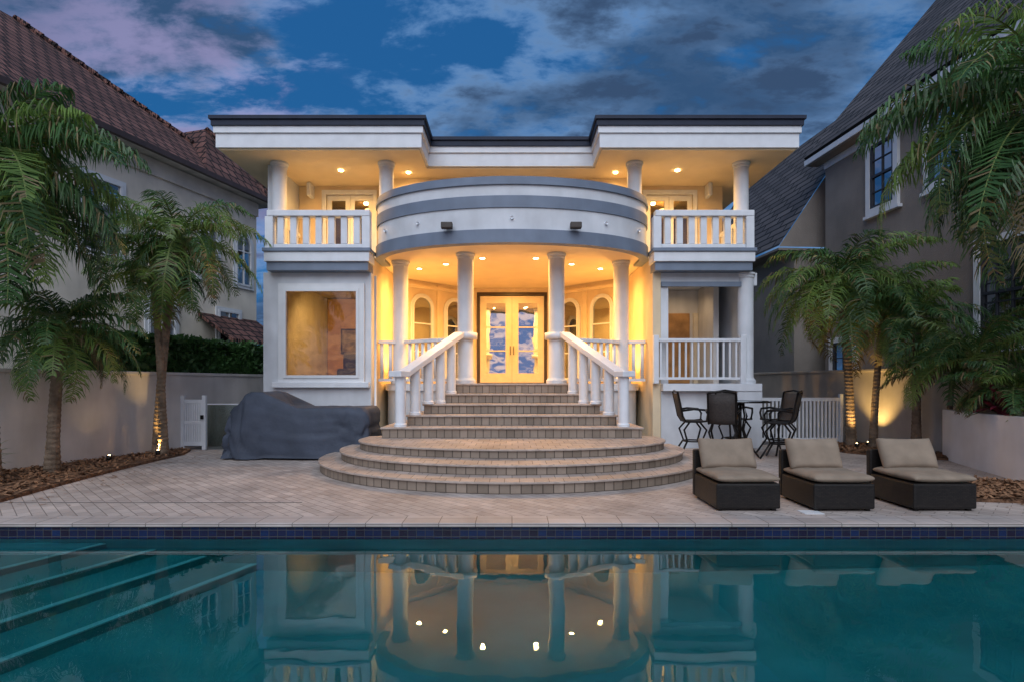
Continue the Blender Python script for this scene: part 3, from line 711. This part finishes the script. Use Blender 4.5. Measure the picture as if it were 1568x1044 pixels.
palm('palm_tree',9.5,12.1,1.8,(.1,0),1.5,nf=24,ll=.42,lw=.028,r=.06,emin=.1,light_ratio=.5)
palm('palm_tree',8.95,10.0,1.4,(.1,0),1.2,nf=20,ll=.4,lw=.025,r=.06,emin=.1)
palm('palm_tree',8.35,8.0,5.6,(-.45,.1),2.8,nf=46,ll=.85,lw=.036,hang=.8,r=.14,nleaf=62,light_ratio=.35,emin=-.75)
palm('palm_tree',8.6,24.5,5.2,(-.3,.1),1.6,nf=20,ll=.45,r=.1)

def leafcloud(name,fn,n,size,mats):
    V=[];F=[];M=[]
    for _ in range(n):
        c=fn(); a=Vector((random.gauss(0,1),random.gauss(0,1),random.gauss(0,1))).normalized(); b_=a.cross(Vector((random.random(),random.random(),random.random()))).normalized()
        s=size*random.uniform(.6,1.3); k=len(V)
        V+= [c-a*s,c+b_*s*.45,c+a*s,c-b_*s*.45]; F.append((k,k+1,k+2,k+3)); M.append(random.randrange(len(mats)))
    return mesh(name,V,F,mats,fm=M)
def hedgept():
    y=random.uniform(11.5,20); z=1.6+random.random()**.7*1.25
    z=min(z,2.75+.3*noise.noise(Vector((y*1.5,0,0))))
    return Vector((WL(y)-.3-random.random()*.9,y,z))
leafcloud('hedge',hedgept,15000,.09,[HEDGE,LEAF])
mesh('hedge_core',[(WL(11.5)-1.2,11.5,0),(WL(20)-1.2,20,0),(WL(20)-.45,20,0),(WL(11.5)-.45,11.5,0),(WL(11.5)-1.2,11.5,2.4),(WL(20)-1.2,20,2.4),(WL(20)-.45,20,2.4),(WL(11.5)-.45,11.5,2.4)],[(0,1,5,4),(1,2,6,5),(2,3,7,6),(3,0,4,7),(4,5,6,7)],HEDGE)
def blades(name,x,y,z,n,l,w,mats,spread=1.0):
    V=[];F=[];M=[]
    for i in range(n):
        az=random.uniform(0,6.28); el=random.uniform(.3,1.4); h=Vector((math.cos(az),math.sin(az),0)); s=Vector((-h.y,h.x,0)); p=Vector((x,y,z+random.random()*.3)); LL=l*random.uniform(.6,1.1); pr=None; mi=random.randrange(len(mats))
        for k in range(6):
            tt=k/5; ww=w*math.sin(math.pi*(.15+.85*tt))
            e=el-1.2*tt*spread; q=(p-s*ww,p+s*ww); kk=len(V); V+=list(q)
            if pr is not None: F.append((pr,pr+1,kk+1,kk)); M.append(mi)
            pr=kk; p=p+(h*math.cos(e)+Vector((0,0,math.sin(e))))*LL/5
    mesh(name,V,F,mats,fm=M)
blades('ti_plant',8.95,10.1,.95,80,.85,.05,[TIRED,TIRED,LEAF])
blades('bromeliad_plant',8.8,9.4,.95,40,.5,.04,[LEAF,LEAF2])
blades('bromeliad_plant',9.6,11.5,.95,36,.6,.04,[LEAF,TIRED])
blades('shrub_plant',-8.7,9.2,.05,30,.5,.04,[LEAF])
blades('shrub_plant',-8.9,8.2,.05,50,.8,.05,[LEAF,LEAF2])

def uplight(x,y,aim,e,ang=70):
    U=root('garden_uplight'); cyl('can',x,y,.04,.16,.05,IRON,U,seg=14); cyl('lens',x,y,.161,.165,.02,BULB,U,seg=14)
    light('lamp','SPOT',(x,y,.2),e,(1,.62,.2),U,.03,aim,ang,.9)
uplight(-7.78,12.2,(-7.85,12.6,3),130)
uplight(8.45,13.6,(8.6,14.1,3.2),170)
uplight(8.95,13.95,(9.36,14.2,2.2),150,85)
uplight(-8.2,11.3,(-8.7,11.5,2.2),5,90)

# ================================================================ GRILL COVER
G=root('covered_outdoor_grill')
V=[];F=[]; nu=160; nv=22; nr=10; cx,cy,ax,ay=-4.55,12.35,1.5,.62
def top(x,y):
    u=(x-cx)/ax
    hmp=.33*math.exp(-((u+.58)/.24)**4)
    return 1.10+hmp-.03*noise.noise(Vector((x*2,y*2,3)))
for j in range(nv+nr+1):
    for i in range(nu):
        a=2*math.pi*i/nu; ca,sa=math.cos(a),math.sin(a); e=.22
        sx=math.copysign(abs(ca)**e,ca); sy=math.copysign(abs(sa)**e,sa)
        if j<=nv: sc=1; v=j/nv
        else: sc=1-(j-nv)/nr; v=1
        x=cx+ax*sx*sc; y=cy+ay*sy*sc
        nz=noise.noise(Vector((x*2.2,y*2.2,v*1.2)))+.5*noise.noise(Vector((x*6+v*3,y*6,v*2)))
        rid=abs(noise.noise(Vector((x*3.1+v*2.2,v*1.7-x,5))))
        out=(.05+.10*nz)*(1-v)**.6*1.0+ (.02*nz) -.07*(1-min(1,rid*5))*(1-v*.5) - .05*(max(0,v-.9)/.1 if j<=nv else 1)
        if abs(sx)>.97 and sx<0: out+=.12*(1-v)
        x+=sx*out*(sc if j>nv else 1); y+=sy*out*(sc if j>nv else 1)
        z=v*top(x,y) 
        if j>nv: z+=.03*(1-sc)*(1)+.02*noise.noise(Vector((x*4,y*4,0)))
        if j==0: z=.03+.03*noise.noise(Vector((x*3,y*3,0)))
        V.append((x,y,z))
for j in range(nv+nr):
    for i in range(nu):
        i2=(i+1)%nu; F.append((j*nu+i,j*nu+i2,(j+1)*nu+i2,(j+1)*nu+i))
mesh('fabric_cover',V,F,COVER,G,smooth=True)
box('cart_base',cx-1.3,cx+1.3,cy-.40,cy+.40,0,.9,DARKIN,G)

# ================================================================ LOUNGE CHAIRS
def pillow(nm,c,sx,sy,sz,m,par,rx=0,sag=0):
    V=[];F=[];n=16
    cr_,sr=math.cos(rx),math.sin(rx); sd=random.uniform(0,50)
    for s in(1,-1):
        for j in range(n+1):
            for i in range(n+1):
                u=i/n*2-1;v=j/n*2-1
                e=(1-abs(u)**4)*(1-abs(v)**4); h=sz*(.3+.7*e**.4) if e>0 else sz*.3
                if s<0: h=-h
                x=u*sx*(1-.05*abs(v)**3*(1-abs(u))-.02); y=v*sy*(1-sag*(1-u*u)*(v>0))
                z=h+.018*noise.noise(Vector((x*5,y*5,sd)))*(1 if s>0 else .3)
                V.append((c[0]+x,c[1]+y*cr_-z*sr,c[2]+y*sr+z*cr_))
    st=(n+1)**2
    for j in range(n):
        for i in range(n):
            a=j*(n+1)+i; F.append((a,a+1,a+n+2,a+n+1)); F.append((st+a+n+1,st+a+n+2,st+a+1,st+a))
    for i in range(n):
        F.append((st+i,st+i+1,i+1,i)); a=n*(n+1)+i; F.append((a,a+1,st+a+1,st+a))
        a=i*(n+1); b2=a+n+1; F.append((a,b2,st+b2,st+a)); a+=n;b2+=n; F.append((b2,a,st+a,st+b2))
    o=mesh(nm,V,F,m,par,smooth=True); md=o.modifiers.new('sub','SUBSURF'); md.levels=1; md.render_levels=1
for i,(x0,x1,yo) in enumerate(((2.58,3.39,0),(3.80,4.57,-.02),(5.06,5.86,-.01))):
    Lc=root('wicker_lounge_chair'); y0=7.0+yo; y1=7.85+yo
    box('wicker_base',x0,x1,y0,y1,.03,.35,WICK,Lc,b=.02)
    box('wicker_back',x0,x1,y1+.002,y1+.1,.03,.68,WICK,Lc,b=.02)
    for fx in(x0+.04,x1-.09):
        for fy in(y0+.04,y1-.05): box('foot',fx,fx+.05,fy,fy+.05,0,.03,IRON,Lc)
    pillow('seat_cushion',((x0+x1)/2,(y0+y1)/2-.02,.41),(x1-x0)/2+.005,(y1-y0)/2+.0,.062,CUSH,Lc)
    pillow('back_cushion',((x0+x1)/2+random.uniform(-.03,.03),y1-.14,.645),(x1-x0)/2-.02,.22,.10,CUSH,Lc,rx=R(66),sag=.08)

# ================================================================ BISTRO SET
TB=root('patio_bar_table'); tx,ty=5.1,12.4
cyl('table_top',tx,ty,1.20,1.225,.62,IRON,TB,seg=40); cyl('table_glass',tx,ty,1.226,1.236,.58,G_DARK,TB,seg=40)
cyl('pedestal',tx,ty,.35,1.2,.03,IRON,TB)
for k in range(4):
    a=k*math.pi/2+.6; c,s=math.cos(a),math.sin(a)
    tube('leg',[(tx+c*.08,ty+s*.08,1.18),(tx+c*.16,ty+s*.16,.9),(tx+c*.08,ty+s*.08,.6),(tx+c*.2,ty+s*.2,.3),(tx+c*.45,ty+s*.45,.02)],.022,IRON,TB)
tube('ring',[(tx+.2*math.cos(a/12*6.283),ty+.2*math.sin(a/12*6.283),.3) for a in range(13)],.015,IRON,TB)
cyl('bowl',tx-.25,ty-.15,0,0,.1,RED,TB,prof=[(.05,1.237),(.11,1.31),(.10,1.315)],seg=20)
def barchair(x,y,rot):
    B=root('patio_bar_chair'); c,s=math.cos(rot),math.sin(rot)
    T=lambda p:(x+p[0]*c-p[1]*s,y+p[0]*s+p[1]*c,p[2])
    w=.27
    for sx in(-1,1):
        tube('side_frame',[T(p) for p in((sx*w,-.27,.80),(sx*w,-.1,.78),(sx*w,.2,.78),(sx*w,.27,.9),(sx*w,.33,1.2),(sx*w,.38,1.42))],.022,IRON,B)
        tube('arm',[T(p) for p in((sx*(w+.02),.29,1.02),(sx*(w+.06),.05,1.06),(sx*(w+.06),-.2,1.04),(sx*(w+.02),-.26,.95),(sx*w,-.24,.8))],.024,IRON,B)
        tube('curved_leg_front',[T(p) for p in((sx*.2,-.1,.78),(sx*.26,-.24,.6),(sx*.2,-.16,.35),(sx*.32,-.34,.02))],.022,IRON,B)
        tube('curved_leg_back',[T(p) for p in((sx*.2,.1,.78),(sx*.26,.24,.6),(sx*.2,.16,.35),(sx*.32,.34,.02))],.022,IRON,B)
    tube('top_bar',[T((-w,.38,1.42)),T((0,.41,1.46)),T((w,.38,1.42))],.022,IRON,B)
    tube('foot_ring',[T((.22*math.cos(a/12*6.283),.22*math.sin(a/12*6.283),.34)) for a in range(13)],.016,IRON,B)
    V=[];P_=[(-.27,.80),(-.1,.785),(.2,.785),(.27,.9),(.33,1.2),(.38,1.41)]
    for p in P_:
        for sx in(-1,-.33,.33,1): V.append(T((sx*(w-.01),p[0],p[1]-(0 if abs(sx)==1 else .015))))
    F=[(r*4+k,r*4+k+1,r*4+k+5,r*4+k+4) for r in range(len(P_)-1) for k in range(3)]
    o=mesh('sling',V,F,MESHF,B,smooth=True); md=o.modifiers.new('s','SOLIDIFY'); md.thickness=.008
barchair(4.05,12.45,R(85)); barchair(4.45,11.7,R(155)); barchair(5.75,11.9,R(-125)); barchair(5.25,13.1,R(10)); barchair(6.1,12.7,R(-75))

# ================================================================ WORLD
w=bpy.data.worlds.new('World'); scene.world=w; w.use_nodes=True; nt=w.node_tree; L=nt.links
bg=nt.nodes['Background']
tc=N(nt,'ShaderNodeTexCoord'); sep=N(nt,'ShaderNodeSeparateXYZ'); L.new(tc.outputs['Generated'],sep.inputs[0])
def M_(op,a,b=None,clamp=False):
    n=N(nt,'ShaderNodeMath',operation=op); n.use_clamp=clamp
    for i,v in enumerate((a,b)):
        if v is None: continue
        if isinstance(v,(int,float)): n.inputs[i].default_value=v
        else: L.new(v,n.inputs[i])
    return n.outputs[0]
def MR(v,a,b,c,d,sm=True):
    n=N(nt,'ShaderNodeMapRange'); n.interpolation_type='SMOOTHSTEP' if sm else 'LINEAR'
    L.new(v,n.inputs['Value'])
    for k,x in zip(('From Min','From Max','To Min','To Max'),(a,b,c,d)): n.inputs[k].default_value=x
    return n.outputs[0]
X,Y,Z=sep.outputs
zz=M_('ADD',M_('MAXIMUM',Z,0),.25)
cv=N(nt,'ShaderNodeCombineXYZ'); L.new(M_('DIVIDE',X,zz),cv.inputs[0]); L.new(M_('DIVIDE',Y,zz),cv.inputs[1])
def noi(scale,det,rough,off,dist=0,sc=(1,1,1)):
    mp=N(nt,'ShaderNodeMapping'); mp.inputs['Location'].default_value=off; mp.inputs['Scale'].default_value=sc; L.new(cv.outputs[0],mp.inputs['Vector'])
    n=N(nt,'ShaderNodeTexNoise'); n.inputs['Scale'].default_value=scale; n.inputs['Detail'].default_value=det; n.inputs['Roughness'].default_value=rough; n.inputs['Distortion'].default_value=dist
    L.new(mp.outputs[0],n.inputs['Vector']); return n.outputs['Fac']
big=noi(2.0,6,.55,(5.4,0.6,0),.2,sc=(.8,1.3,1))
fine=noi(5.2,10,.62,(7.3,2.2,0),.15,sc=(.7,1.15,1))
def MIX(f,a,b):
    n=N(nt,'ShaderNodeMix',data_type='RGBA'); 
    if isinstance(f,(int,float)): n.inputs[0].default_value=f
    else: L.new(f,n.inputs[0])
    for i,v in((6,a),(7,b)):
        if isinstance(v,tuple): n.inputs[i].default_value=(*v,1)
        else: L.new(v,n.inputs[i])
    return n.outputs[2]
clear=MIX(MR(Z,0,.6,0,1),(.014,.125,.33),(.014,.095,.27))
comb=M_('ADD',M_('MULTIPLY',big,.5),M_('MULTIPLY',fine,.5))
cloud=MIX(MR(comb,.46,.60,0,1),(.15,.29,.54),(.034,.068,.14))
lit=MIX(MR(fine,.42,.60,0,1),(.030,.075,.165),cloud)
thick=MIX(MR(big,.44,.58,0,1),cloud,lit)
base=MIX(MR(comb,.44,.53,0,1),clear,thick)
vm=N(nt,'ShaderNodeVectorMath',operation='DOT_PRODUCT'); L.new(tc.outputs['Generated'],vm.inputs[0]); pd=Vector((-.52,.86,.42)).normalized(); vm.inputs[1].default_value=pd
pink=M_('MULTIPLY',MR(vm.outputs['Value'],.965,.998,0,1),MR(fine,.42,.60,.0,.7))
base=MIX(pink,base,(.29,.28,.50))
glow=MR(M_('MULTIPLY',Y,-1),.1,.95,0,1)
gcol=MIX(MR(fine,.42,.6,0,1),(.12,.20,.42),(.85,.64,.62))
base=MIX(M_('MULTIPLY',glow,.9),base,gcol)
sky=N(nt,'ShaderNodeTexSky'); sky.sky_type='NISHITA'; sky.sun_disc=False; sky.sun_elevation=R(2); sky.sun_rotation=R(180)
sc_=N(nt,'ShaderNodeVectorMath',operation='SCALE'); L.new(sky.outputs[0],sc_.inputs[0]); sc_.inputs['Scale'].default_value=.001
ad=N(nt,'ShaderNodeVectorMath',operation='ADD'); L.new(base,ad.inputs[0]); L.new(sc_.outputs[0],ad.inputs[1])
L.new(ad.outputs[0],bg.inputs['Color']); bg.inputs['Strength'].default_value=1.15
sl=light('twilight_fill','SUN',(0,-10,20),2.3,(.84,.92,1.0),None,aim=None); sl.data.angle=R(60)  # added soft fill from behind the camera, brightens facade and deck
sl.rotation_euler=(Vector((.05,1,-1.0))).to_track_quat('-Z','Y').to_euler()

# ================================================================ CAMERA
cam=bpy.data.cameras.new('camera'); co=bpy.data.objects.new('camera',cam); link(co)
cam.sensor_width=36; cam.lens=36*850/1568; cam.shift_y=66/1568; cam.clip_end=3000; cam.clip_start=.05
co.location=(0,0,1.6); co.rotation_euler=(R(90),0,0)
scene.camera=co
scene.view_settings.view_transform='Standard'; scene.view_settings.look='None'; scene.view_settings.exposure=0
